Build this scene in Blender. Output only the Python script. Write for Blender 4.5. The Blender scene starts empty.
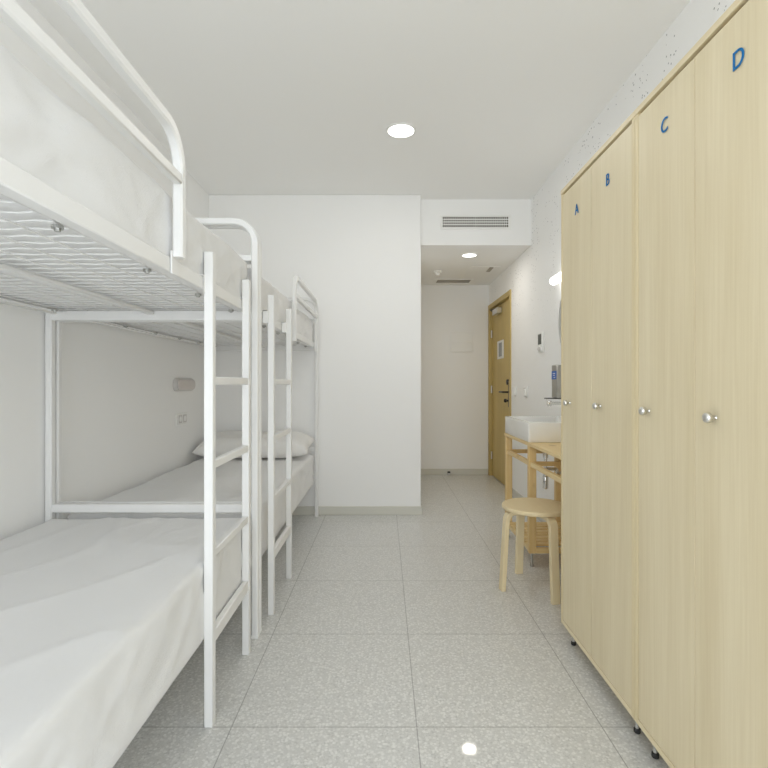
import bpy, bmesh, math, random
from mathutils import Vector, Matrix, noise
random.seed(7)
S = bpy.context.scene
COL = S.collection
PI = math.pi
V = Vector

# ------------------------------------------------------------------ materials
def mat(name, col, rough=0.6, metal=0.0, spec=0.5, coat=0.0, coat_rough=0.1, emit=None, emit_s=0.0):
    m = bpy.data.materials.new(name); m.use_nodes = True
    b = m.node_tree.nodes['Principled BSDF']
    b.inputs['Base Color'].default_value = (*col, 1)
    b.inputs['Roughness'].default_value = rough
    b.inputs['Metallic'].default_value = metal
    b.inputs['Specular IOR Level'].default_value = spec
    b.inputs['Coat Weight'].default_value = coat
    b.inputs['Coat Roughness'].default_value = coat_rough
    if emit:
        b.inputs['Emission Color'].default_value = (*emit, 1)
        b.inputs['Emission Strength'].default_value = emit_s
    return m

class NT:
    def __init__(s, m):
        s.t = m.node_tree; s.n = s.t.nodes; s.b = s.n['Principled BSDF']
    def add(s, kind, **kw):
        nd = s.n.new(kind)
        for k, v in kw.items(): setattr(nd, k, v)
        return nd
    def link(s, a, b): s.t.links.new(a, b)
    def math(s, op, a, b=None, clamp=False):
        nd = s.add('ShaderNodeMath', operation=op, use_clamp=clamp)
        for i, x in enumerate((a, b)):
            if x is None: continue
            if isinstance(x, (int, float)): nd.inputs[i].default_value = x
            else: s.link(x, nd.inputs[i])
        return nd.outputs[0]
    def mix(s, f, a, b, blend='MIX'):
        nd = s.add('ShaderNodeMix', data_type='RGBA', blend_type=blend)
        for sock, x in ((nd.inputs[0], f), (nd.inputs[6], a), (nd.inputs[7], b)):
            if isinstance(x, (int, float)): sock.default_value = x
            elif isinstance(x, tuple): sock.default_value = (*x, 1)
            else: s.link(x, sock)
        return nd.outputs[2]
    def ramp(s, f, stops):
        nd = s.add('ShaderNodeValToRGB')
        el = nd.color_ramp.elements
        while len(el) < len(stops): el.new(0.5)
        for e, (p, c) in zip(el, stops):
            e.position = p; e.color = (c, c, c, 1) if isinstance(c, (int, float)) else (*c, 1)
        s.link(f, nd.inputs[0])
        return nd.outputs[0]
    def coords(s, scale=(1, 1, 1), offset=None):
        tc = s.add('ShaderNodeTexCoord')
        mp = s.add('ShaderNodeMapping'); mp.inputs['Scale'].default_value = scale
        s.link(tc.outputs['Object'], mp.inputs['Vector'])
        if offset:
            oi = s.add('ShaderNodeObjectInfo')
            k = s.math('MULTIPLY', oi.outputs['Random'], 37.0)
            cb = s.add('ShaderNodeCombineXYZ')
            for i in range(3): s.link(k, cb.inputs[i])
            s.link(cb.outputs[0], mp.inputs['Location'])
        return mp.outputs[0]
    def bump(s, h, strength, dist=0.01):
        nd = s.add('ShaderNodeBump'); nd.inputs['Strength'].default_value = strength
        nd.inputs['Distance'].default_value = dist
        s.link(h, nd.inputs['Height']); s.link(nd.outputs[0], s.b.inputs['Normal'])
    def noise(s, vec, scale, detail=4, rough=0.5):
        nd = s.add('ShaderNodeTexNoise'); nd.inputs['Scale'].default_value = scale
        nd.inputs['Detail'].default_value = detail; nd.inputs['Roughness'].default_value = rough
        s.link(vec, nd.inputs['Vector']); return nd.outputs['Fac']

def m_plaster(name, col, specks=False):
    m = mat(name, col, 0.85, spec=0.2); t = NT(m)
    v = t.coords()
    n1 = t.noise(v, 1.3, 3)
    c = t.mix(t.math('MULTIPLY', n1, 0.10), col, tuple(x * 0.90 for x in col))
    if specks:                                        # small dark pits in the plaster, in patches
        vo = t.add('ShaderNodeTexVoronoi'); vo.inputs['Scale'].default_value = 42
        t.link(v, vo.inputs['Vector'])
        dot = t.math('LESS_THAN', vo.outputs['Distance'], 0.19)
        v2 = t.coords((1, 2.6, 0.9))
        pat = t.math('GREATER_THAN', t.noise(v2, 3.4, 2), 0.52)
        pick = t.math('GREATER_THAN', t.noise(v, 21.0, 1), 0.46)
        k = t.math('MULTIPLY', t.math('MULTIPLY', dot, pat), pick)
        zz = t.add('ShaderNodeSeparateXYZ'); t.link(v, zz.inputs[0])     # the pits gather along the top of the wall
        k = t.math('MULTIPLY', k, t.ramp(t.math('MULTIPLY', zz.outputs[2], 0.4), [(0.62, 0.12), (0.84, 1.0)]))
        c = t.mix(t.math('MULTIPLY', k, 0.75), c, (0.23, 0.23, 0.24))
    t.link(c, t.b.inputs['Base Color'])
    t.bump(t.noise(v, 160, 2), 0.05, 0.002)
    return m

def m_wood(name, a, b, axis, rough=0.5, fine=70, knots=0.0, knot_col=(0.3, 0.16, 0.06), streak=1.0):
    """long grain along the axis"""
    m = mat(name, a, rough, spec=0.35); t = NT(m)
    sc = [1.0, 1.0, 1.0]; sc[axis] = 0.025
    v = t.coords(tuple(sc), True)
    sc2 = [1.0, 1.0, 1.0]; sc2[axis] = 0.09
    v2 = t.coords(tuple(sc2), True)
    fine_n = t.noise(v, fine, 5, 0.65)
    broad = t.noise(v2, 9, 3, 0.55)
    f = t.math('ADD', t.math('MULTIPLY', t.ramp(fine_n, [(0.32, 0.0), (0.72, 1.0)]), 0.5 * streak),
               t.math('MULTIPLY', t.ramp(broad, [(0.36, 0.0), (0.70, 1.0)]), 0.55), True)
    c = t.mix(f, a, b)
    if knots:
        sk = [1.0, 1.0, 1.0]; sk[axis] = 0.55
        vk = t.coords(tuple(sk), True)
        vo = t.add('ShaderNodeTexVoronoi'); vo.inputs['Scale'].default_value = 6.0
        t.link(vk, vo.inputs['Vector'])
        k = t.ramp(vo.outputs['Distance'], [(0.0, 1.0), (0.10, 0.7), (0.15, 0.0)])
        c = t.mix(t.math('MULTIPLY', k, knots), c, knot_col)
    t.link(c, t.b.inputs['Base Color'])
    t.bump(fine_n, 0.08, 0.002)
    return m

def m_floor():
    m = mat('terrazzo_tile', (0.6, 0.6, 0.57), 0.42, spec=0.5); t = NT(m)
    tc = t.add('ShaderNodeTexCoord')
    v = tc.outputs['Object']
    def vor(scale):
        vo = t.add('ShaderNodeTexVoronoi'); vo.inputs['Scale'].default_value = scale
        t.link(v, vo.inputs['Vector']); return vo
    v1, v2 = vor(92), vor(185)
    sep = t.add('ShaderNodeSeparateColor'); t.link(v1.outputs['Color'], sep.inputs[0])
    sep2 = t.add('ShaderNodeSeparateColor'); t.link(v2.outputs['Color'], sep2.inputs[0])
    chip = t.math('MULTIPLY', t.ramp(v1.outputs['Distance'], [(0.40, 1.0), (0.56, 0.0)]), t.ramp(sep.outputs[0], [(0.05, 0.2), (0.7, 1.0)]))
    chip2 = t.math('MULTIPLY', t.math('LESS_THAN', v2.outputs['Distance'], 0.42), sep2.outputs[1])
    dark, light = (0.60, 0.60, 0.585), (0.83, 0.83, 0.815)
    f = t.math('ADD', t.math('MULTIPLY', chip, 0.62), t.math('MULTIPLY', chip2, 0.35), True)
    c = t.mix(f, dark, light)
    gr = t.math('GREATER_THAN', sep2.outputs[0], 0.93)
    c = t.mix(t.math('MULTIPLY', gr, 0.25), c, (0.25, 0.25, 0.24))
    # tile joints
    xyz = t.add('ShaderNodeSeparateXYZ'); t.link(v, xyz.inputs[0])
    def joint(o, off):
        u = t.math('DIVIDE', t.math('SUBTRACT', o, off), 0.602)
        fr = t.math('FRACT', t.math('ADD', u, 100.5))
        return t.math('LESS_THAN', t.math('ABSOLUTE', t.math('SUBTRACT', fr, 0.5)), 0.0030)
    j = t.math('MAXIMUM', joint(xyz.outputs[0], 0.1065), joint(xyz.outputs[1], 1.6185))
    c = t.mix(t.math('MULTIPLY', j, 0.62), c, (0.20, 0.20, 0.19))
    t.link(c, t.b.inputs['Base Color'])
    t.b.inputs['Coat Weight'].default_value = 0.42
    t.b.inputs['Coat Roughness'].default_value = 0.035
    t.b.inputs['Coat IOR'].default_value = 1.45
    t.bump(t.math('SUBTRACT', 1.0, j), 0.25, 0.002)
    return m

def m_fabric(name, col):
    m = mat(name, col, 0.9, spec=0.15); t = NT(m)
    v = t.coords()
    w = t.add('ShaderNodeTexWave'); w.inputs['Scale'].default_value = 420; w.bands_direction = 'Y'
    t.link(v, w.inputs['Vector'])
    n = t.noise(t.coords((1, 1, 0.55)), 11, 6, 0.62)
    t.bump(t.math('ADD', t.math('MULTIPLY', w.outputs['Fac'], 0.05), n), 0.36, 0.018)
    t.b.inputs['Sheen Weight'].default_value = 0.15
    return m

M = {}
M['wall'] = m_plaster('white_plaster', (0.91, 0.91, 0.905))
M['wall_specked'] = m_plaster('pitted_white_plaster', (0.91, 0.91, 0.905), True)
M['ceiling'] = m_plaster('ceiling_paint', (0.90, 0.90, 0.89))
M['floor'] = m_floor()
M['skirting'] = mat('pale_skirting', (0.66, 0.65, 0.59), 0.45)
M['metal'] = mat('white_powder_coat', (0.81, 0.81, 0.805), 0.4, spec=0.4)
M['fabric'] = m_fabric('white_sheet', (0.80, 0.80, 0.80))
M['pillow'] = m_fabric('white_pillowcase', (0.84, 0.83, 0.81))
M['birch'] = m_wood('pale_wood_vertical', (0.80, 0.705, 0.50), (0.685, 0.58, 0.375), 2, 0.45, 120)
M['edge'] = m_wood('pale_wood_edge', (0.82, 0.72, 0.50), (0.74, 0.62, 0.40), 1, 0.45)
M['edge_v'] = m_wood('pale_wood_edge_upright', (0.80, 0.69, 0.45), (0.70, 0.58, 0.35), 2, 0.45)
M['pine_v'] = m_wood('pine_upright', (0.80, 0.63, 0.34), (0.68, 0.47, 0.20), 2, 0.5, 60, 0.8)
M['pine_x'] = m_wood('pine_crosswise', (0.80, 0.63, 0.33), (0.66, 0.45, 0.18), 0, 0.5, 60, 0.6)
M['pine_y'] = m_wood('pine_lengthwise', (0.82, 0.67, 0.38), (0.70, 0.50, 0.24), 1, 0.5, 60, 0.5)
M['stool'] = m_wood('stool_birch', (0.78, 0.66, 0.43), (0.71, 0.58, 0.35), 1, 0.42, 60, streak=0.7)
M['stool_leg'] = m_wood('stool_leg_birch', (0.80, 0.70, 0.47), (0.73, 0.60, 0.37), 2, 0.42, 60, streak=0.7)
M['oak'] = m_wood('door_oak', (0.60, 0.455, 0.175), (0.50, 0.37, 0.13), 2, 0.5, 60)
M['oak_frame'] = m_wood('door_frame_oak', (0.58, 0.45, 0.19), (0.48, 0.36, 0.14), 2, 0.5, 60)
M['ceramic'] = mat('white_ceramic', (0.84, 0.84, 0.82), 0.18, coat=0.5)
M['chrome'] = mat('chrome', (0.75, 0.75, 0.74), 0.18, 1.0)
M['steel'] = mat('brushed_steel', (0.50, 0.50, 0.48), 0.35, 1.0)
M['nickel'] = mat('satin_nickel', (0.72, 0.71, 0.68), 0.28, 1.0)
M['black'] = mat('black_metal', (0.02, 0.018, 0.016), 0.4)
M['rubber'] = mat('black_rubber', (0.025, 0.025, 0.025), 0.7)
M['darkgrey'] = mat('dark_grey_plastic', (0.10, 0.10, 0.10), 0.5)
M['screen'] = mat('dark_screen', (0.06, 0.07, 0.06), 0.3)
M['plastic'] = mat('white_plastic', (0.88, 0.88, 0.865), 0.4)
M['greyplastic'] = mat('grey_plastic', (0.62, 0.60, 0.58), 0.4)
M['lens'] = mat('pinkish_lens', (0.66, 0.61, 0.585), 0.35)
M['blue'] = mat('blue_letter', (0.008, 0.16, 0.42), 0.6, spec=0.2)
M['labelblue'] = mat('blue_label', (0.015, 0.12, 0.50), 0.4)
M['paper'] = mat('white_paper', (0.78, 0.78, 0.76), 0.8)
M['ink'] = mat('grey_print', (0.34, 0.35, 0.36), 0.8)
M['duct'] = mat('duct_inside', (0.10, 0.085, 0.07), 0.9)
M['ventgrey'] = mat('vent_grey', (0.42, 0.39, 0.34), 0.6)
M['lamp'] = mat('lit_diffuser', (0.9, 0.9, 0.88), 0.5, emit=(1.0, 0.985, 0.95), emit_s=3.2)
M['tube'] = mat('lit_opal_glass', (0.9, 0.9, 0.88), 0.5, emit=(1.0, 0.985, 0.94), emit_s=3.0)
M['mirror'] = mat('mirror_glass', (0.88, 0.90, 0.89), 0.02, 1.0)
def m_pane():
    m = bpy.data.materials.new('window_glass'); m.use_nodes = True
    t = m.node_tree; t.nodes.clear()
    o = t.nodes.new('ShaderNodeOutputMaterial'); mx = t.nodes.new('ShaderNodeMixShader')
    tr = t.nodes.new('ShaderNodeBsdfTransparent'); gl = t.nodes.new('ShaderNodeBsdfGlossy')
    gl.inputs['Roughness'].default_value = 0.02; mx.inputs[0].default_value = 0.06
    t.links.new(tr.outputs[0], mx.inputs[1]); t.links.new(gl.outputs[0], mx.inputs[2]); t.links.new(mx.outputs[0], o.inputs[0])
    return m
M['pane'] = m_pane()

# ------------------------------------------------------------------ mesh tools
class MB:
    """collects shapes in world coordinates; build() links them as ONE mesh object"""
    def __init__(s): s.bm = bmesh.new()
    def _merge(s, b, mtx=None):
        if mtx is not None: bmesh.ops.transform(b, matrix=mtx, verts=b.verts)
        me = bpy.data.meshes.new('t'); b.to_mesh(me); b.free()
        s.bm.from_mesh(me); bpy.data.meshes.remove(me)
        return s
    def box(s, lo, hi, bev=0.0, seg=1, mtx=None):
        b = bmesh.new(); bmesh.ops.create_cube(b, size=1)
        lo, hi = V(lo), V(hi)
        for v in b.verts:
            v.co = V([(lo[i] + hi[i]) / 2 + v.co[i] * (hi[i] - lo[i]) for i in range(3)])
        if bev: bmesh.ops.bevel(b, geom=b.edges[:], offset=bev, segments=seg, profile=0.5, affect='EDGES')
        return s._merge(b, mtx)
    def cyl(s, p0, p1, r, r2=None, n=20, bev=0.0):
        p0, p1 = V(p0), V(p1); d = p1 - p0
        b = bmesh.new()
        bmesh.ops.create_cone(b, cap_ends=True, segments=n, radius1=r, radius2=r if r2 is None else r2, depth=d.length)
        if bev:
            ee = [e for e in b.edges if any(len(f.verts) > 4 for f in e.link_faces)]
            bmesh.ops.bevel(b, geom=ee, offset=bev, segments=2, profile=0.5, affect='EDGES')
        q = V((0, 0, 1)).rotation_difference(d.normalized())
        return s._merge(b, Matrix.Translation((p0 + p1) / 2) @ q.to_matrix().to_4x4())
    def lathe(s, prof, c, axis=(0, 0, 1), n=28, squash=None):
        """prof: (radius, height) pairs from bottom to top"""
        b = bmesh.new(); rings = []
        for r, h in prof:
            if r < 1e-6: rings.append([b.verts.new((0, 0, h))])
            else: rings.append([b.verts.new((r * math.cos(2 * PI * i / n), r * math.sin(2 * PI * i / n), h)) for i in range(n)])
        for A, B in zip(rings, rings[1:]):
            for i in range(n):
                j = (i + 1) % n
                if len(A) == 1 and len(B) == 1: continue
                if len(A) == 1: b.faces.new((A[0], B[j], B[i]))
                elif len(B) == 1: b.faces.new((A[i], A[j], B[0]))
                else: b.faces.new((A[i], A[j], B[j], B[i]))
        for R in (rings[0], rings[-1]):
            if len(R) > 1:
                try: b.faces.new(R)
                except ValueError: pass
        bmesh.ops.recalc_face_normals(b, faces=b.faces)
        q = V((0, 0, 1)).rotation_difference(V(axis).normalized())
        mt = Matrix.Translation(V(c)) @ q.to_matrix().to_4x4()
        if squash: mt = mt @ Matrix.Diagonal((*squash, 1))
        return s._merge(b, mt)
    def sweep(s, pts, nrm, w, h, cham=0.004, closed=False):
        """chamfered rectangular bar along a planar path; w in the plane, h along nrm"""
        nrm = V(nrm).normalized(); pts = [V(p) for p in pts]
        a, c = w / 2, h / 2
        pr = [(-a + cham, -c), (a - cham, -c), (a, -c + cham), (a, c - cham), (a - cham, c), (-a + cham, c), (-a, c - cham), (-a, -c + cham)]
        b = bmesh.new(); rings = []
        N = len(pts)
        for i, p in enumerate(pts):
            if closed: t = (pts[(i + 1) % N] - pts[i - 1])
            else: t = pts[min(i + 1, N - 1)] - pts[max(i - 1, 0)]
            t.normalize(); u = nrm.cross(t)
            rings.append([b.verts.new(p + u * x + nrm * y) for x, y in pr])
        prs = list(zip(rings, rings[1:])) + ([(rings[-1], rings[0])] if closed else [])
        for A, B in prs:
            for i in range(8):
                j = (i + 1) % 8
                b.faces.new((A[i], A[j], B[j], B[i]))
        if not closed: b.faces.new(rings[0]); b.faces.new(rings[-1][::-1])
        bmesh.ops.recalc_face_normals(b, faces=b.faces)
        return s._merge(b)
    def tube(s, pts, r, n=12):
        pts = [V(p) for p in pts]; b = bmesh.new(); rings = []; u = None
        for i, p in enumerate(pts):
            t = (pts[min(i + 1, len(pts) - 1)] - pts[max(i - 1, 0)]).normalized()
            if u is None:
                u = t.orthogonal().normalized()
            else:
                u = (u - t * u.dot(t)).normalized()
            w = t.cross(u)
            rings.append([b.verts.new(p + (u * math.cos(2 * PI * k / n) + w * math.sin(2 * PI * k / n)) * r) for k in range(n)])
        for A, B in zip(rings, rings[1:]):
            for k in range(n):
                j = (k + 1) % n
                b.faces.new((A[k], A[j], B[j], B[k]))
        b.faces.new(rings[0][::-1]); b.faces.new(rings[-1])
        bmesh.ops.recalc_face_normals(b, faces=b.faces)
        return s._merge(b)
    def build(s, name, m, parent=None, smooth=True, angle=38):
        org = wpos(parent) if parent is not None else None
        me = bpy.data.meshes.new(name)
        if org is not None: bmesh.ops.translate(s.bm, vec=-org, verts=s.bm.verts)
        s.bm.to_mesh(me); s.bm.free()
        me.materials.append(m)
        if smooth:
            for p in me.polygons: p.use_smooth = True
            me.set_sharp_from_angle(angle=math.radians(angle))
        o = bpy.data.objects.new(name, me); COL.objects.link(o)
        if parent is not None: o.parent = parent
        return o

def wpos(o):
    p = V((0, 0, 0))
    while o is not None: p = p + o.location; o = o.parent
    return p
def rebase(o, loc):
    """move the origin of a top-level mesh to loc without moving its shape"""
    loc = V(loc); o.data.transform(Matrix.Translation(-loc)); o.location = loc; return o
def tag(o, label=None, cat=None, group=None, kind=None):
    if label: o['label'] = label
    if cat: o['category'] = cat
    if group: o['group'] = group
    if kind: o['kind'] = kind
    return o
def thing(name, loc, label, cat, group=None):
    o = bpy.data.objects.new(name, None); COL.objects.link(o); o.location = loc
    o.empty_display_size = 0.1
    return tag(o, label, cat, group)
def node(name, loc, parent):
    o = bpy.data.objects.new(name, None); COL.objects.link(o)
    o.parent = parent; o.location = V(loc) - wpos(parent); o.empty_display_size = 0.05
    return o
def struct(name, mb, m, label=None):
    o = mb.build(name, m); o['kind'] = 'structure'
    if label: o['label'] = label
    return o
def arc_path(pts, r, seg=8):
    """round the inner corners of a polyline"""
    pts = [V(p) for p in pts]; out = [pts[0]]
    for a, b, c in zip(pts, pts[1:], pts[2:]):
        d1 = (a - b).normalized(); d2 = (c - b).normalized()
        ang = d1.angle(d2); k = r / math.tan(ang / 2)
        p1, p2 = b + d1 * k, b + d2 * k
        cen = b + (d1 + d2).normalized() * (r / math.sin(ang / 2))
        u, w = p1 - cen, p2 - cen
        for i in range(seg + 1):
            f = i / seg
            v = u.lerp(w, f); v = v.normalized() * r
            # even angular steps
            th = (PI - ang) * f
            ax = u.cross(w).normalized()
            v = Matrix.Rotation(th, 3, ax) @ u
            out.append(cen + v)
    out.append(pts[-1]); return out

# ------------------------------------------------------------------ setting
XL, XR, YB, YP, YH, YE, ZC, ZH = -1.495, 1.29, -1.50, 4.25, 4.36, 6.12, 2.73, 2.33
XP = 0.315
struct('floor', MB().box((XL - .1, YB - .15, -0.1), (XR + .1, YE + .1, 0)), M['floor'], 'grey terrazzo tile floor')
struct('ceiling', MB().box((XL - .1, YB - .15, ZC), (XR + .1, YE + .1, ZC + .1)), M['ceiling'], 'flat white main ceiling')
struct('wall_left', MB().box((XL - .1, YB - .15, 0), (XL, YE + .1, ZC)), M['wall'])
w = MB()
w.box((XR, YB - .15, 0), (XR + .12, 5.09, ZC)); w.box((XR, 5.09, 2.06), (XR + .12, 6.085, ZC)); w.box((XR, 6.085, 0), (XR + .12, YE + .1, ZC))
w.box((XR + .09, 5.09, 0), (XR + .12, 6.085, 2.06))
struct('wall_right', w, M['wall_specked'])
struct('wall_partition', MB().box((XL, YP, 0), (XP, YE, ZC), 0.004), M['wall'])
struct('wall_back', MB().box((XP, YE, 0), (XR, YE + .1, ZC)), M['wall'])
struct('wall_bulkhead', MB().box((XP, YH, ZH), (XR, YH + .1, ZC)), M['wall'])
struct('ceiling_hall', MB().box((XP, YH + .1, ZH), (XR, YE, ZH + .06)), M['ceiling'])
# the wall behind the camera, with the window that lights the room
WX0, WX1, WZ0, WZ1 = -1.25, 1.15, 0.06, 2.45
w = MB()
w.box((XL, YB - .15, 0), (WX0, YB, ZC)); w.box((WX1, YB - .15, 0), (XR, YB, ZC))
w.box((WX0, YB - .15, 0), (WX1, YB, WZ0)); w.box((WX0, YB - .15, WZ1), (WX1, YB, ZC))
struct('wall_front', w, M['wall'])
f = MB()
for x in (WX0, (WX0 + WX1) / 2 - .03, WX1 - .06): f.box((x, YB - .12, WZ0), (x + .06, YB - .06, WZ1))
for z in (WZ0, WZ1 - .06): f.box((WX0 + .06, YB - .12, z), (WX1 - .06, YB - .06, z + .06))
win = struct('window_1', f, M['metal'])
for x0, x1 in ((WX0 + .06, (WX0 + WX1) / 2 - .03), ((WX0 + WX1) / 2 + .03, WX1 - .06)):
    MB().box((x0, YB - .093, WZ0 + .06), (x1, YB - .087, WZ1 - .06)).build('window_pane', M['pane'], win)
# skirting
struct('baseboard_partition', MB().box((XL + .013, YP - .012, 0), (XP + .012, YP, 0.072), 0.003), M['skirting'])
struct('baseboard_back', MB().box((XP, YE - .012, 0), (XR - .012, YE, 0.075), 0.003), M['skirting'])
struct('baseboard_right', MB().box((XR - .012, YB, 0), (XR, 5.04, 0.072), 0.003), M['skirting'])
struct('baseboard_left', MB().box((XL, YB, 0), (XL + .012, YP - .002, 0.072), 0.003), M['skirting'])

# entrance door in the right wall of the hall
d = bpy.data.objects.new('door_1', None); COL.objects.link(d); d.location = (XR, 5.58, 0); d['kind'] = 'structure'
d['label'] = 'brown wooden entrance door in the hall'
fr = MB()
fr.box((XR - .012, 5.045, 0), (XR + .07, 5.105, 2.075), .002); fr.box((XR - .012, 6.06, 0), (XR + .07, 6.115, 2.075), .002)
fr.box((XR - .012, 5.105, 2.02), (XR + .07, 6.06, 2.075), .002)
fr.build('door_frame', M['oak_frame'], d)
leaf = MB().box((XR + .026, 5.109, 0.008), (XR + .066, 6.056, 2.014), .002).build('door_leaf', M['oak'], d)
for z in (0.25, 1.05, 1.72):
    MB().cyl((XR + .017, 6.049, z - .045), (XR + .017, 6.049, z + .045), .009, n=10).build('hinge', M['nickel'], d)
h = MB()
h.box((XR + .018, 5.215, 0.87), (XR + .026, 5.255, 1.12), .002)
h.build('handle_plate', M['black'], d)
h = MB(); h.cyl((XR + .000, 5.235, 1.135), (XR + .026, 5.235, 1.135), .030, n=20, bev=.003); h.build('lock_cylinder', M['black'], d)
h = MB(); h.tube(arc_path([(XR + .024, 5.235, 1.03), (XR - .040, 5.235, 1.03), (XR - .040, 5.39, 1.03)], .018, 5), .0095, 10); h.build('lever_handle', M['black'], d)
h = MB(); h.lathe([(.011, 0), (.011, .02), (.020, .028), (.020, .042), (.012, .05), (0, .05)], (XR + .022, 5.238, .94), (-1, .25, 0)); h.build('thumb_turn', M['black'], d)
c = MB(); c.box((XR - .030, 5.56, 1.910), (XR + .026, 5.80, 1.975), .006); cl = c.build('door_closer', M['nickel'], d)
c = MB(); c.sweep([(XR - .005, 5.75, 1.984), (XR - .035, 5.86, 1.984), (XR + .02, 5.99, 1.984)], (0, 0, 1), .02, .010, .002); c.build('closer_arm', M['black'], cl)
nt = MB().box((XR + .0225, 5.47, 1.400), (XR + .026, 5.77, 1.605)).build('door_notice', M['paper'], d)
nt['label'] = 'white paper notice with grey print'
c = MB()
c.box((XR + .0205, 5.545, 1.425), (XR + .0225, 5.685, 1.58)); c.build('printed_block', M['ink'], nt)

# ------------------------------------------------------------------ bunk beds
XW, XO = -1.470, -0.567          # post centres: wall side, aisle side
def noise_off(p, seed): return noise.noise(V(p) + V((seed * 13.7, seed * 5.1, seed * 3.3)))

def mattress(x0, x1, y0, y1, z0, z1, seed, skirt=0.0, label='', r=0.026, step=0.016):
    """soft rounded block under a tucked white sheet"""
    L = (x1 - x0, y1 - y0, z1 - z0); n = [max(4, int(l / step)) for l in L]
    b = bmesh.new(); cache = {}
    lo = V((x0, y0, z0))
    def vert(i, j, k):
        key = (i, j, k)
        if key in cache: return cache[key]
        p = V((x0 + L[0] * i / n[0], y0 + L[1] * j / n[1], z0 + L[2] * k / n[2]))
        rb = 0.02
        inn = V((min(max(p.x, x0 + r), x1 - r), min(max(p.y, y0 + r), y1 - r), min(max(p.z, z0 + rb), z1 - r)))
        dd = p - inn
        rad = r if p.z > (z0 + z1) / 2 else rb
        nn = dd.normalized() if dd.length > 1e-6 else V((0, 0, 1))
        if dd.length > 1e-6:
            m = max(abs(dd.x), abs(dd.y), abs(dd.z))
            q = inn + nn * m if m > 0 else p
            p = V((q.x, q.y, q.z))
        # wrinkles: soft vertical folds on the sides, broad dents and creases on top
        side = abs(nn.x) + abs(nn.y)
        up = max(nn.z, 0)
        hz = (p.z - z0) / L[2]
        along = p.y if abs(nn.x) > abs(nn.y) else p.x
        fold = noise_off((along * 5.2 + 0.9 * hz * noise_off((along * 2, 0, 0), seed), hz * 0.9, 0), seed) * 0.011 \
             + noise_off((along * 15 + hz * 2.2, hz * 1.6, 2), seed) * 0.0045
        r1 = 1.0 - abs(noise_off((p.x * 2.6 + p.y * 1.1, p.y * 0.9 - p.x * .5, 7), seed))
        r2 = 1.0 - abs(noise_off((p.x * 3.1 - p.y * 1.7, p.y * 1.3 + p.x, 17), seed))
        top = noise_off((p.x * 2.2, p.y * 1.5, 5), seed) * 0.006 + (r1 ** 12) * 0.008 + (r2 ** 14) * 0.007 \
            + noise_off((p.x * 7, p.y * 3.5, 1), seed) * 0.0022
        amp = (min(1.0, max(0.0, (p.z - z0) / 0.05)) * (1 - .75 * max(0, (hz - .75) / .25))) if side > .5 else .4
        rf = 1.0 - abs(noise_off((along * 3.4 + hz * 1.1, hz * .7, 23), seed)); rg = 1.0 - abs(noise_off((along * 6.0 - hz * 1.6, hz * .8, 31), seed))
        fold = min(.003, fold * .9 + (rf ** 9) * .013 + (rg ** 10) * .009 - .009)
        p = p + nn * ((fold * side * amp) + top * up)
        if nn.z < -.5: p.z = max(p.z, z0)
        v = b.verts.new(p); cache[key] = v; return v
    def quad(f):
        try: b.faces.new([vert(*q) for q in f])
        except ValueError: pass
    for i in range(n[0]):
        for j in range(n[1]):
            for k in (0, n[2]):
                q = [(i, j, k), (i + 1, j, k), (i + 1, j + 1, k), (i, j + 1, k)]
                quad(q if k else q[::-1])
    for j in range(n[1]):
        for k in range(n[2]):
            for i in (0, n[0]):
                q = [(i, j, k), (i, j + 1, k), (i, j + 1, k + 1), (i, j, k + 1)]
                quad(q if i else q[::-1])
    for i in range(n[0]):
        for k in range(n[2]):
            for j in (0, n[1]):
                q = [(i, j, k), (i + 1, j, k), (i + 1, j, k + 1), (i, j, k + 1)]
                quad(q if not j else q[::-1])
    bmesh.ops.recalc_face_normals(b, faces=b.faces)
    m = MB(); m._merge(b)
    o = m.build('mattress', M['fabric'], angle=80)
    rebase(o, ((x0 + x1) / 2, (y0 + y1) / 2, z0))
    return tag(o, label, 'mattress', 'mattresses on the bunk beds')

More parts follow.
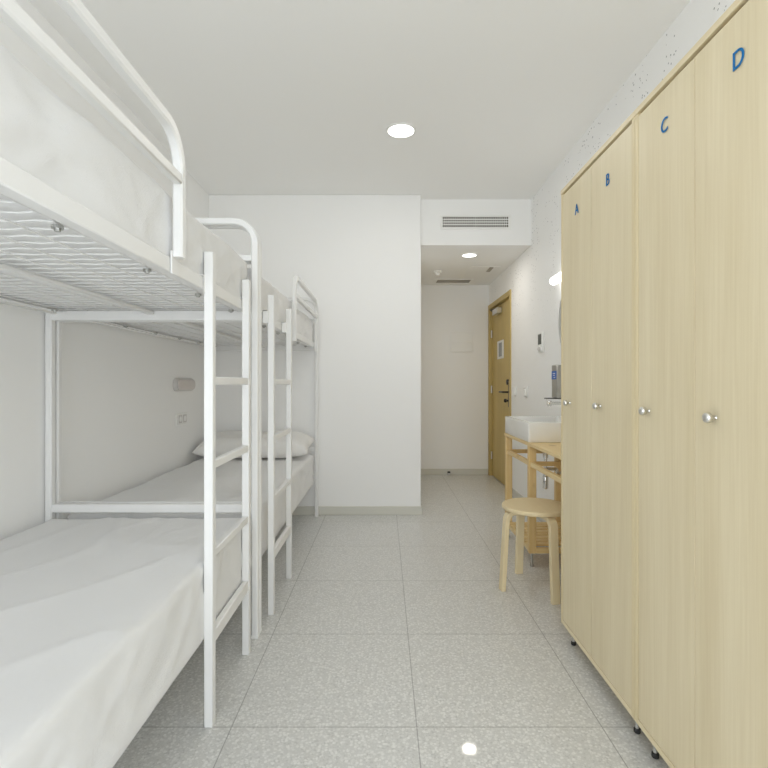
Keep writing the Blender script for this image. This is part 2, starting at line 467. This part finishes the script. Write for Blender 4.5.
ZU0, ZU1 = 1.4205, 1.4625         # upper side rail
ZD0, ZD1 = 0.298, 0.338           # lower side rail
def bunk(y0, y1, gy0, gy1, ly0, ly1, gbot, lx, label):
    """y0,y1: post centres of the two ends; g: guard rail; l: ladder uprights"""
    xc = (XW + XO) / 2
    root = thing('bunk_bed', (xc, (y0 + y1) / 2, 0), label, 'bunk bed', 'white metal bunk beds along the left wall')
    T = 0.030
    for yy in (y0, y1):
        path = arc_path([(XW, yy, 0.012), (XW, yy, 1.829), (XO, yy, 1.829), (XO, yy, 0.012)], 0.095, 9)
        e = MB().sweep(path, (0, 1, 0), T, T, .005).build('end_frame', M['metal'], root)
        for z0, z1 in ((1.655, 1.682), (0.55, 0.588), (1.394, 1.438), (0.315, 0.350)):
            MB().box((XW + .013, yy - .011, z0), (XO - .013, yy + .011, z1), .003).build('crossbar', M['metal'], e)
        for x in (XW, XO):
            MB().box((x - .0155, yy - .0155, 0), (x + .0155, yy + .0155, .016), .002).build('foot_cap', M['plastic'], e)
    for side in (1, -1):
        for z0, z1, ins in ((ZU0, ZU1, .0265), (ZD0, ZD1, .048)):
            x = XO - ins if side == 1 else XW + ins
            MB().box((x - .010, y0 + .004, z0), (x + .010, y1 - .004, z1), .003).build('side_rail', M['metal'], root)
    xa, xb = XW + .034, XO - .034
    for z in (ZU0 + .014, ZD0 + .014):
        g = MB()
        ny = int((y1 - y0 - .05) / .05)
        for i in range(ny + 1):                       # wavy crosswise wires
            yy = y0 + .025 + (y1 - y0 - .05) * i / ny
            pts = []
            for k in range(19):
                s_ = (1 if (k + i) % 2 else -1) * .0045
                pts.append((xa + (xb - xa) * k / 18, yy + s_, z + .006))
            g.tube(pts, .0019, 5)
        for k in range(1, 18, 2):
            xx = xa + (xb - xa) * k / 18
            g.tube([(xx, y0 + .012, z + .0015), (xx, y1 - .012, z + .0015)], .0022, 5)
        g.box((xb - .03, y0 + .012, z - .006), (xb - .002, y1 - .012, z - .002)); g.box((xa + .002, y0 + .012, z - .006), (xa + .03, y1 - .012, z - .002))
        g.build('wire_mesh_base', M['metal'], root)
        MB().box((xc - .014, y0 + .012, z - .016), (xc + .014, y1 - .012, z - .003), .002).build('support_bar', M['metal'], root)
    for x in (xb - .045, xa + .045):
        for i in range(6):
            yy = y0 + .09 + (y1 - y0 - .18) * i / 5
            q = MB(); q.cyl((x, yy, ZU0 + .001), (x, yy, ZU0 + .008), .011, n=14); q.cyl((x, yy, ZU0 - .004), (x, yy, ZU0 + .001), .006, n=6)
            q.build('bolt', M['steel'], root)
    # guard rail hoop standing on the aisle-side rail
    gx = XO + .0015
    path = arc_path([(gx, gy0, gbot), (gx, gy0, 1.802), (gx, gy1, 1.802), (gx, gy1, gbot)], 0.10, 9)
    gr = MB().sweep(path, (1, 0, 0), T, .028, .005).build('guard_rail', M['metal'], root)
    MB().box((gx - .011, gy0 + .013, 1.660), (gx + .015, gy1 - .013, 1.690), .004).build('middle_bar', M['metal'], gr)
    for yy in (gy0, gy1):
        MB().box((XO - .0145, yy - .020, ZU0 - .004), (XO - .0115 + (.002 if gbot > ZU1 - .01 else 0), yy + .020, ZU1 + .016), .001).build('bracket', M['metal'], gr)
        MB().lathe([(.005, 0), (.005, .003), (.003, .005), (0, .005)], (XO - .0095, yy + .012, ZU1 + .004), (1, 0, 0), 12).build('screw', M['metal'], gr)
    # ladder hooked over the rails
    XL_ = lx
    ld = node('ladder', (XL_, (ly0 + ly1) / 2, 0), root)
    for yy in (ly0, ly1):
        MB().box((XL_ - .0145, yy - T / 2, 0), (XL_ + .0155, yy + T / 2, 1.545), .003).build('ladder_upright', M['metal'], ld)
        q = MB(); q.box((XO - .040, yy - .026, ZU1 + .001), (XL_ - .0135, yy + .026, ZU1 + .006), .001)
        q.box((XO - .0142, yy - .026, ZU0 - .012), (XL_ - .0095, yy + .026, ZU1 + .006), .001)
        q.build('ladder_hook', M['metal'], ld)
    for z, hh in ((1.126, .0135), (0.850, .0135), (0.558, .0135), (0.284, .022)):
        MB().box((XL_ - .010, ly0 + T / 2 - .001, z - hh), (XL_ + .013, ly1 - T / 2 + .001, z + hh), .003).build('rung', M['metal'], ld)
    return root

bunk(0.15, 2.193, 0.20, 1.375, 1.628, 2.060, ZU1 + .0005, XO - .003,
     'white metal bunk bed nearest the camera, partly out of frame')
bunk(2.238, 4.188, 3.140, 4.150, 2.413, 2.862, 1.385, XO + .0205,
     'white metal bunk bed farther away, ending at the partition wall')
mx0, mx1 = XW + .03, XO - .022
mattress(XW + .022, -0.590, 0.18, 2.173, ZU0 + .028, 1.650, 1, label='white sheeted mattress on the upper bunk nearest the camera')
mattress(XW + .022, -0.586, 0.18, 2.170, ZD0 - .024, 0.532, 2, label='white sheeted mattress on the lower bunk nearest the camera')
mattress(XW + .022, -0.590, 2.260, 4.165, ZU0 + .028, 1.645, 3, label='white sheeted mattress on the upper bunk by the partition wall')
mattress(XW + .022, -0.586, 2.260, 4.165, ZD0 - .022, 0.526, 4, label='white sheeted mattress under the pillow on the far lower bunk')

# pillow on the far lower bunk
def pillow(c, sx, sy, sz, tilt, seed):
    b = bmesh.new(); nu, nv = 56, 32; grid = {}
    for side in (1, -1):
        for i in range(nu + 1):
            for j in range(nv + 1):
                u, v = -1 + 2 * i / nu, -1 + 2 * j / nv
                edge = i in (0, nu) or j in (0, nv)
                if edge and side == -1: grid[(side, i, j)] = grid[(1, i, j)]; continue
                t = ((1 - u ** 4) * (1 - v ** 4)) ** 0.45
                pin = 1 - 0.07 * (1 - abs(u) ** 2) * abs(v) ** 3
                pinx = 1 - 0.05 * (1 - abs(v) ** 2) * abs(u) ** 3
                h = sz / 2 * t * side * (1.25 if side > 0 else .75)
                p = V((u * sx / 2 * pinx, v * sy / 2 * pin, h))
                p.z += noise_off((u * 3, v * 2.4, side), seed) * .012 * t + noise_off((u * 9, v * 5, side), seed) * .004 * t
                grid[(side, i, j)] = b.verts.new(p)
        for i in range(nu):
            for j in range(nv):
                q = [grid[(side, i, j)], grid[(side, i + 1, j)], grid[(side, i + 1, j + 1)], grid[(side, i, j + 1)]]
                b.faces.new(q if side == 1 else q[::-1])
    m = MB(); m._merge(b, Matrix.Translation(V(c)) @ Matrix.Rotation(tilt, 4, 'X'))
    o = m.build('pillow', M['pillow'], angle=80)
    rebase(o, c)
    return tag(o, 'wide white pillow at the head of the far lower bunk', 'pillow')
pillow((-1.016, 3.960, 0.620), 0.885, 0.37, 0.17, math.radians(9), 5)

# ------------------------------------------------------------------ left wall fittings
lp = thing('reading_lamp', (XL, 3.70, 1.105), 'oval grey bunk reading lamp on the left wall above the socket', 'lamp')
def capsule(m, y0, y1, z0, z1, x0, x1, inset, n=14):
    b = bmesh.new(); r = (z1 - z0) / 2
    def ring(x, k):
        out = []
        for cy, a0 in ((y1 - r, -PI / 2), (y0 + r, PI / 2)):
            for i in range(n + 1):
                a = a0 + PI * i / n
                out.append(b.verts.new((x, cy + (r - k) * math.cos(a), (z0 + z1) / 2 + (r - k) * math.sin(a))))
        return out
    R = [ring(x0, 0), ring(x0 + (x1 - x0) * .6, 0), ring(x0 + (x1 - x0) * .9, inset * .5), ring(x1, inset)]
    for A, B in zip(R, R[1:]):
        for i in range(len(A)):
            j = (i + 1) % len(A); b.faces.new((A[i], A[j], B[j], B[i]))
    b.faces.new(R[0][::-1]); b.faces.new(R[-1]); bmesh.ops.recalc_face_normals(b, faces=b.faces)
    return m._merge(b)
capsule(MB(), 3.52, 3.86, 1.062, 1.158, XL, XL + .032, .010).build('lamp_body', M['greyplastic'], lp)
capsule(MB(), 3.535, 3.845, 1.074, 1.146, XL + .032, XL + .042, .008).build('lamp_lens', M['lens'], lp)
sk = thing('wall_socket', (XL, 3.67, 0.86), 'white double socket plate on the left wall under the reading lamp', 'socket')
MB().box((XL, 3.570, 0.812), (XL + .010, 3.760, 0.904), .003).build('socket_plate', M['plastic'], sk)
for yy in (3.63, 3.71):
    s_ = MB(); s_.box((XL + .010, yy - .031, .829), (XL + .0125, yy + .031, .889), .001)
    s_ = s_.build('socket_module', M['greyplastic'], sk)
    q = MB(); q.lathe([(.020, 0), (.020, .0015), (.017, .0015), (0, .0008)], (XL + .0125, yy, .859), (1, 0, 0), 20); q.build('socket_well', M['plastic'], s_)

# ------------------------------------------------------------------ wardrobes
XF = 0.775
def letter(ch, yc, zc, h, parent):
    cu = bpy.data.curves.new('letter', 'FONT'); cu.body = ch; cu.align_x = 'CENTER'; cu.align_y = 'CENTER'
    cu.size = h / 0.70; cu.extrude = 0.0008; cu.offset = 0.0; cu.space_character = 1
    t = bpy.data.objects.new('tmp_letter', cu); COL.objects.link(t)
    bpy.context.view_layer.update()
    me = bpy.data.meshes.new_from_object(t.evaluated_get(bpy.context.evaluated_depsgraph_get()))
    bpy.data.objects.remove(t)
    zs = [v.co.y for v in me.vertices]; xs = [v.co.x for v in me.vertices]
    cx, cy = (min(xs) + max(xs)) / 2, (min(zs) + max(zs)) / 2
    k = h / (max(zs) - min(zs))
    mt = Matrix(((0, 0, -1, XF - .0015), (-1, 0, 0, yc), (0, 1, 0, zc), (0, 0, 0, 1))) @ Matrix.Diagonal((k * .9, k, 1, 1)) @ Matrix.Translation((-cx, -cy, 0))
    me.transform(Matrix.Translation(-wpos(parent)) @ mt)
    me.materials.clear(); me.materials.append(M['blue'])
    o = bpy.data.objects.new('letter', me); COL.objects.link(o); o.parent = parent
    o['label'] = 'blue letter ' + ch
    return o
def wardrobe(y0, y1, doors, label):
    """y0 near end, y1 far end; doors: (near edge, far edge, letter, letter y, letter z, knob y)"""
    z0, z1 = 0.074, 1.960; t = .018; xb = XR - .016
    root = thing('wardrobe', ((XF + xb) / 2, (y0 + y1) / 2, 0), label, 'wardrobe', 'pale wood wardrobes along the right wall')
    for yy in (y0, y1 - t):
        MB().box((XF, yy, z0), (xb, yy + t, z1 - t), .0008).build('side_panel', M['edge_v'], root)
    MB().box((XF - .002, y0, z1 - t), (xb, y1, z1), .0008).build('top_panel', M['edge'], root)
    MB().box((XF, y0 + t, z0), (xb, y1 - t, z0 + t), .0008).build('bottom_panel', M['edge'], root)
    MB().box((xb - .006, y0 + t, z0 + t), (xb, y1 - t, z1 - t)).build('back_panel', M['birch'], root)
    for x in (XF + .035, xb - .05):
        for yy in (y0 + .052, y1 - .052):
            ft = MB().cyl((x, yy, .013), (x, yy, z0), .0065, n=14); ft.cyl((x, yy, z0 - .006), (x, yy, z0), .018, n=16)
            ft = ft.build('foot', M['chrome'], root)
            MB().cyl((x, yy, 0), (x, yy, .015), .0105, n=16, bev=.003).build('foot_pad', M['rubber'], ft)
    for a, b_, ch, ly, lz, ky in doors:
        dr = MB().box((XF + .001, a, z0 + t + .0015), (XF + .019, b_, z1 - t - .010), .0008).build('cabinet_door', M['birch'], root)
        kb = MB()
        kb.lathe([(.0055, 0), (.0045, .002), (.0042, .006), (.0070, .009), (.0112, .013), (.0126, .018), (.0118, .023), (.0085, .0265), (.004, .028), (0, .0282)],
                 (XF + .001, ky, 1.036), (-1, 0, 0), 24)
        kb.build('knob', M['nickel'], dr)
        letter(ch, ly, lz, .040, dr)
    return root
wardrobe(1.541, 2.180, [(1.561, 1.8615, 'B', 1.722, 1.823, 1.785), (1.8640, 2.160, 'A', 2.000, 1.818, 2.078)],
         'pale wood two-door wardrobe lettered A and B, beside the stool')
wardrobe(0.940, 1.539, [(0.959, 1.2425, 'D', 1.087, 1.827, 1.166), (1.2450, 1.519, 'C', 1.374, 1.829, 1.459)],
         'pale wood two-door wardrobe lettered C and D, nearest the camera')

# ------------------------------------------------------------------ stool
def stool(cx, cy):
    a = math.atan2(0.242, 0.154)
    root = thing('stool', (cx, cy, 0), 'round birch stool with bent legs on the floor before the wash stand', 'stool')
    st = MB(); st.lathe([(0, .430), (.175, .430), (.1805, .434), (.182, .441), (.1805, .449), (.175, .453), (0, .453)], (cx, cy, 0), n=64)
    st.build('seat', M['stool'], root, angle=30)
    for x, y in ((.640, 2.696), (.795, 2.936), (.870, 2.526), (1.024, 2.766)):
        dv = V((x - cx, y - cy, 0)); R = dv.length; dv.normalize()
        top = .4175
        path = arc_path([V((cx, cy, top)) + dv * .045, V((cx, cy, top)) + dv * (R - .026), V((cx, cy, .0)) + dv * R], .045, 9)
        l = MB(); l.sweep(path, dv.cross(V((0, 0, 1))), .0245, .044, .003); l.build('leg', M['stool_leg'], root)
    return root
stool(0.832, 2.731)

# ------------------------------------------------------------------ wash stand, basin, tap
XS0, XS1, YS0, YS1, YM = 0.884, 1.2885, 2.225, 3.645, 3.030
ws = thing('wash_stand', ((XS0 + XS1) / 2, (YS0 + YS1) / 2, 0), 'knotty pine wash stand with slatted bottom shelf under the white basin', 'stand')
MB().box((XS0 - .004, YS0, .737), (XS1, YS1, .756), .002).build('countertop', M['pine_y'], ws)
lg = .044
for yy in (YS1 - lg, YM, YS0 + .01):
    for x in (XS0, XS1 - lg):
        zb = .0 if yy < 2.5 else .082
        l = MB().box((x, yy, zb), (x + lg, yy + lg, .737), .003).build('leg', M['pine_v'], ws)
        if zb:
            q = MB()
            q.cyl((x + lg / 2, yy + lg / 2, .010), (x + lg / 2, yy + lg / 2, zb), .007, n=12); q.cyl((x + lg / 2, yy + lg / 2, 0), (x + lg / 2, yy + lg / 2, .011), .013, n=14, bev=.002)
            q.build('metal_foot', M['steel'], l)
for x in (XS0 + .006, XS1 - lg + .016):
    MB().box((x, YS0 + .054, .612), (x + .022, YM, .640), .002).build('rail', M['pine_y'], ws)
    MB().box((x, YM + lg, .612), (x + .022, YS1 - lg, .640), .002).build('rail', M['pine_y'], ws)
    MB().box((x, YM + lg, .086), (x + .022, YS1 - lg, .112), .002).build('shelf_rail', M['pine_y'], ws)
for yy in (YM + .012, YS1 - .032, YS0 + .022):
    MB().box((XS0 + lg, yy, .612), (XS1 - lg, yy + .020, .640), .002).build('crossbar', M['pine_x'], ws)
MB().box((XS0 + lg, YM + .002, .082), (XS1 - lg, YM + .024, .116), .002).build('crossbar', M['pine_x'], ws)
for i in range(8):
    yy = YM + .048 + i * .0645
    MB().box((XS0 + .004, yy, .1125), (XS1 - .006, yy + .047, .1255), .002).build('shelf_slat', M['pine_x'], ws)

bs = thing('wash_basin', (1.085, 3.345, .756), 'white rectangular ceramic basin on the pine stand', 'basin')
def basin(x0, x1, y0, y1, z0, z1):
    b = bmesh.new(); w_ = .020; r = .008
    def ring(ix, z, rr):
        out = []
        a0, a1, b0, b1 = x0 + ix, x1 - ix, y0 + ix, y1 - ix
        for cx, cy, s0 in ((a1 - rr, b1 - rr, 0), (a0 + rr, b1 - rr, 1), (a0 + rr, b0 + rr, 2), (a1 - rr, b0 + rr, 3)):
            for i in range(6):
                a = s0 * PI / 2 + PI / 2 * i / 5
                out.append(b.verts.new((cx + rr * math.cos(a), cy + rr * math.sin(a), z)))
        return out
    R = [ring(.004, z0, r), ring(0, z0 + .006, r + .002), ring(0, z1 - .005, r + .002), ring(.0015, z1 - .0015, r), ring(.005, z1, r),
         ring(w_ - .004, z1, .020), ring(w_, z1 - .004, .022), ring(w_ + .012, z0 + .045, .03), ring(w_ + .05, z0 + .026, .05), ring(w_ + .13, z0 + .020, .02)]
    for A, B in zip(R, R[1:]):
        for i in range(len(A)):
            j = (i + 1) % len(A); b.faces.new((A[i], A[j], B[j], B[i]))
    b.faces.new(R[0][::-1]); b.faces.new(R[-1]); bmesh.ops.recalc_face_normals(b, faces=b.faces)
    m = MB(); return m._merge(b)
basin(.884, 1.284, 3.050, 3.640, .7565, .880).build('bowl', M['ceramic'], bs)
MB().lathe([(.0, 0), (.032, 0), (.032, .003), (.020, .003), (0, .001)], (1.085, 3.345, .7765), n=24).build('drain', M['chrome'], bs)
tp = MB(); tp.cyl((1.085, 3.345, .50), (1.085, 3.345, .737), .011, n=16); tp.lathe([(0, .412), (.014, .412), (.018, .418), (.018, .492), (.014, .50), (0, .50)], (1.085, 3.345, 0), n=20)
tp.tube(arc_path([(1.085, 3.345, .545), (1.16, 3.345, .545), (1.16, 3.345, .52), (1.289, 3.345, .52)], .012, 5), .011, 12)
tp.cyl((1.085, 3.345, .62), (1.085, 3.345, .65), .017, n=18)
tp.build('drain_trap', M['chrome'], bs)

tapo = thing('wall_tap', (XR, 3.345, .985), 'chrome tap with straight spout on the wall above the basin', 'tap')
s_ = MB(); s_.cyl((XR - .012, 3.345, .985), (1.125, 3.345, .985), .0105, n=16); s_.cyl((1.125, 3.345, .985), (1.098, 3.345, .985), .0175, n=18, bev=.003)
s_.cyl((1.112, 3.345, .985), (1.112, 3.345, .966), .010, n=16); s_.build('spout', M['chrome'], tapo)
s_ = MB(); s_.cyl((XR, 3.345, .985), (XR - .014, 3.345, .985), .032, n=24, bev=.003); s_.build('wall_flange', M['chrome'], tapo)
s_ = MB(); s_.cyl((XR, 3.235, .985), (XR - .05, 3.235, .985), .020, n=20, bev=.003); s_.cyl((XR - .045, 3.235, .985), (XR - .045, 3.235, 1.06), .006, n=10); s_.build('tap_lever', M['chrome'], tapo)

sd = thing('soap_dispenser', (XR, 3.435, 1.13), 'steel soap dispenser with a blue label on the wall above the basin', 'soap dispenser')
MB().box((1.170, 3.372, 1.020), (XR, 3.478, 1.247), .005).build('dispenser_body', M['steel'], sd)
lb = MB().box((1.1685, 3.378, 1.147), (1.1705, 3.472, 1.204)).build('dispenser_label', M['labelblue'], sd); lb['label'] = 'blue label'
q = MB(); q.box((1.1678, 3.400, 1.184), (1.1686, 3.447, 1.189)); q.box((1.1678, 3.405, 1.172), (1.1686, 3.442, 1.176)); q.box((1.1678, 3.400, 1.158), (1.1686, 3.430, 1.162)); q.build('printed_lines', M['paper'], lb)
MB().box((1.112, 3.405, 1.012), (1.27, 3.462, 1.0195), .002).build('push_lever', M['darkgrey'], sd)

# mirror and lamp above the basin
mr = thing('round_mirror', (XR, 3.345, 1.555), 'round white-rimmed mirror on the wall behind the wardrobe edge', 'mirror')
MB().lathe([(.300, 0), (.300, .016), (.296, .020), (.284, .020), (.284, .012), (0, .012)], (XR, 3.345, 1.555), (-1, 0, 0), 64).build('mirror_frame', M['plastic'], mr)
MB().lathe([(.283, .0125), (.283, .0145), (0, .0145)], (XR, 3.345, 1.555), (-1, 0, 0), 64).build('mirror_glass', M['mirror'], mr)
wl = thing('wall_lamp', (XR, 3.345, 1.865), 'lit white tube lamp on the right wall above the mirror', 'lamp')
t_ = MB(); t_.lathe([(0, -.325), (.015, -.323), (.025, -.316), (.030, -.302), (.030, .302), (.025, .316), (.015, .323), (0, .325)], (1.238, 3.335, 1.866), (0, 1, 0), 24)
t_.build('lamp_tube', M['tube'], wl)
MB().box((1.250, 3.22, 1.818), (XR, 3.45, 1.848), .003).build('lamp_bracket', M['nickel'], wl)

# thermostat and switches further along the right wall
th = thing('thermostat', (XR, 4.07, 1.44), 'small white wall thermostat with dark display beside the hall', 'thermostat')
MB().box((XR - .018, 4.01, 1.375), (XR, 4.125, 1.535), .004).build('thermostat_body', M['plastic'], th)
MB().box((XR - .0205, 4.030, 1.438), (XR - .017, 4.110, 1.522), .001).build('display', M['screen'], th)
MB().lathe([(.018, 0), (.018, .012), (.014, .016), (0, .016)], (XR - .018, 4.065, 1.400), (-1, 0, 0), 20).build('dial', M['greyplastic'], th)
for y_, lab in ((4.885, 'white rocker switch plate beside the entrance door'), (4.505, 'white rocker switch plate farther from the door, toward the basin')):
    sw = thing('light_switch', (XR, y_, 1.045), lab, 'switch', 'white switch plates on the right wall')
    MB().box((XR - .012, y_ - .045, .995), (XR, y_ + .045, 1.095), .003).build('switch_plate', M['plastic'], sw)
    MB().box((XR - .012, y_ - .03, 1.012), (XR - .024, y_ + .03, 1.078), .002).build('rocker', M['plastic'], sw)

# ------------------------------------------------------------------ hall fittings
eb = thing('electrical_panel', (0.95, YE, 1.63), 'flat white electrical panel cover on the back wall of the hall', 'electrical panel')
MB().box((.810, YE - .012, 1.505), (1.095, YE, 1.755), .004).build('panel_frame', M['plastic'], eb)
for z0, z1 in ((1.515, 1.618), (1.623, 1.745)):
    MB().box((.822, YE - .016, z0), (1.083, YE - .011, z1), .002).build('panel_cover', M['plastic'], eb)
dsp = thing('door_stop', (.793, 6.085, 0), 'small dark doorstop on the floor at the hall back wall', 'doorstop')
MB().cyl((.793, 6.085, .0), (.793, 6.085, .030), .015, n=16, bev=.003).build('stop_base', M['nickel'], dsp)
MB().cyl((.793, 6.085, .030), (.793, 6.085, .046), .018, n=16, bev=.003).build('stop_buffer', M['rubber'], dsp)

ac = thing('air_grille', (.80, YH, 2.532), 'white louvred air grille in the bulkhead above the hall', 'air grille')
gx0, gx1, gz0, gz1 = .514, 1.086, 2.487, 2.577
q = MB()
q.box((gx0 - .022, YH - .008, gz1), (gx1 + .022, YH, gz1 + .020), .002); q.box((gx0 - .022, YH - .008, gz0 - .020), (gx1 + .022, YH, gz0), .002)
q.box((gx0 - .022, YH - .008, gz0), (gx0, YH, gz1), .002); q.box((gx1, YH - .008, gz0), (gx1 + .022, YH, gz1), .002)
q.build('grille_frame', M['plastic'], ac)
MB().box((gx0, YH - .0025, gz0), (gx1, YH - .0005, gz1)).build('duct_back', M['duct'], ac)
for i in range(3):
    z = gz0 + (gz1 - gz0) * (i + 1) / 4
    MB().box((gx0, YH - .008, z - .0035), (gx1, YH - .0025, z + .0035)).build('louvre', M['plastic'], ac)
q = MB()
for i in range(1, 36):
    x = gx0 + (gx1 - gx0) * i / 36
    q.box((x - (.004 if i == 18 else .0022), YH - .0076, gz0), (x + (.004 if i == 18 else .0022), YH - .0026, gz1))
q.build('fins', M['plastic'], ac)

def downlight(x, y, z, r, label):
    o = thing('downlight', (x, y, z), label, 'ceiling light', 'round recessed ceiling lights')
    MB().lathe([(r, 0), (r + .012, .0), (r + .012, -.004), (r + .008, -.007), (r, -.007), (r, 0)], (x, y, z), n=40).build('trim_ring', M['plastic'], o)
    MB().lathe([(0, -.005), (r, -.005), (r, -.001), (0, -.001)], (x, y, z), n=40).build('diffuser', M['lamp'], o)
downlight(.108, 3.17, ZC, .083, 'round lit ceiling light in the middle of the main room')
downlight(.803, 4.685, ZH, .065, 'round lit ceiling light in the low hall ceiling')
sm = thing('smoke_detector', (.575, 5.36, ZH), 'small white smoke detector on the hall ceiling', 'smoke detector')
MB().lathe([(0, 0), (.045, 0), (.045, -.016), (.038, -.022), (0, -.022)], (.575, 5.36, ZH), n=32).build('detector_base', M['plastic'], sm)
MB().lathe([(0, -.022), (.025, -.022), (.025, -.040), (.018, -.048), (0, -.048)], (.575, 5.36, ZH), n=28).build('detector_head', M['plastic'], sm)
cv = thing('ceiling_vent', (.82, 5.88, ZH), 'grey slotted vent in the hall ceiling by the back wall', 'ceiling vent')
q = MB(); x0, x1, y0, y1 = .60, 1.035, 5.76, 5.985
q.box((x0, y0, ZH - .006), (x1, y0 + .022, ZH)); q.box((x0, y1 - .022, ZH - .006), (x1, y1, ZH)); q.box((x0, y0 + .022, ZH - .006), (x0 + .022, y1 - .022, ZH)); q.box((x1 - .022, y0 + .022, ZH - .006), (x1, y1 - .022, ZH))
q.build('vent_frame', M['plastic'], cv)
MB().box((x0 + .022, y0 + .022, ZH - .002), (x1 - .022, y1 - .022, ZH - .0005)).build('vent_back', M['ventgrey'], cv)
for i in range(6):
    yy = y0 + .04 + i * .029
    MB().box((x0 + .022, yy, ZH - .005), (x1 - .022, yy + .008, ZH - .0021)).build('slat', M['ventgrey'], cv)
ah = thing('access_hatch', (1.06, 5.37, ZH), 'square access hatch in the hall ceiling near the entrance door', 'access hatch')
MB().box((.90, 5.14, ZH - .004), (1.21, 5.62, ZH), .001).build('hatch_panel', M['ceiling'], ah)
MB().box((1.095, 5.16, ZH - .014), (1.135, 5.34, ZH - .004), .002).build('hatch_latch', M['ventgrey'], ah)

# ------------------------------------------------------------------ light
def area(name, loc, rot, sx, sy, power, col):
    l = bpy.data.lights.new(name, 'AREA'); l.shape = 'RECTANGLE'; l.size = sx; l.size_y = sy; l.energy = power; l.color = col
    o = bpy.data.objects.new(name, l); COL.objects.link(o); o.location = loc; o.rotation_euler = rot; return o
area('window_daylight', ((WX0 + WX1) / 2, YB - .25, 1.28), (PI / 2, 0, 0), 2.4, 2.4, 71, (.92, .965, 1.0))
def spot_disc(name, loc, r, power, col):
    l = bpy.data.lights.new(name, 'AREA'); l.shape = 'DISK'; l.size = 2 * r; l.energy = power; l.color = col
    o = bpy.data.objects.new(name, l); COL.objects.link(o); o.location = loc
    return o
spot_disc('main_downlight_glow', (.108, 3.17, ZC - .012), .08, 4, (1.0, .97, .91))
spot_disc('hall_downlight_glow', (.803, 4.685, ZH - .012), .065, 2.8, (1.0, .95, .87))
W = bpy.data.worlds.new('daylight_sky'); S.world = W; W.use_nodes = True
bg = W.node_tree.nodes['Background']; bg.inputs[0].default_value = (0.85, 0.92, 1.0, 1); bg.inputs[1].default_value = 1.0

# ------------------------------------------------------------------ camera and view
cam = bpy.data.cameras.new('camera'); co = bpy.data.objects.new('camera', cam); COL.objects.link(co)
co.location = (0, 0, 1.115); co.rotation_euler = (PI / 2, 0, 0)
cam.sensor_fit = 'HORIZONTAL'; cam.sensor_width = 36; cam.lens = 36 * 498 / 768; cam.clip_start = 0.02
S.camera = co
S.view_settings.view_transform = 'Standard'; S.view_settings.look = 'None'
S.view_settings.gamma = 1; S.view_settings.use_curve_mapping = False
S.view_settings.exposure = 0.0
c = S.cycles
c.use_denoising = True; c.max_bounces = 20; c.diffuse_bounces = 16; c.glossy_bounces = 5; c.transparent_max_bounces = 8
c.sample_clamp_indirect = 6.0; c.caustics_reflective = False; c.caustics_refractive = False
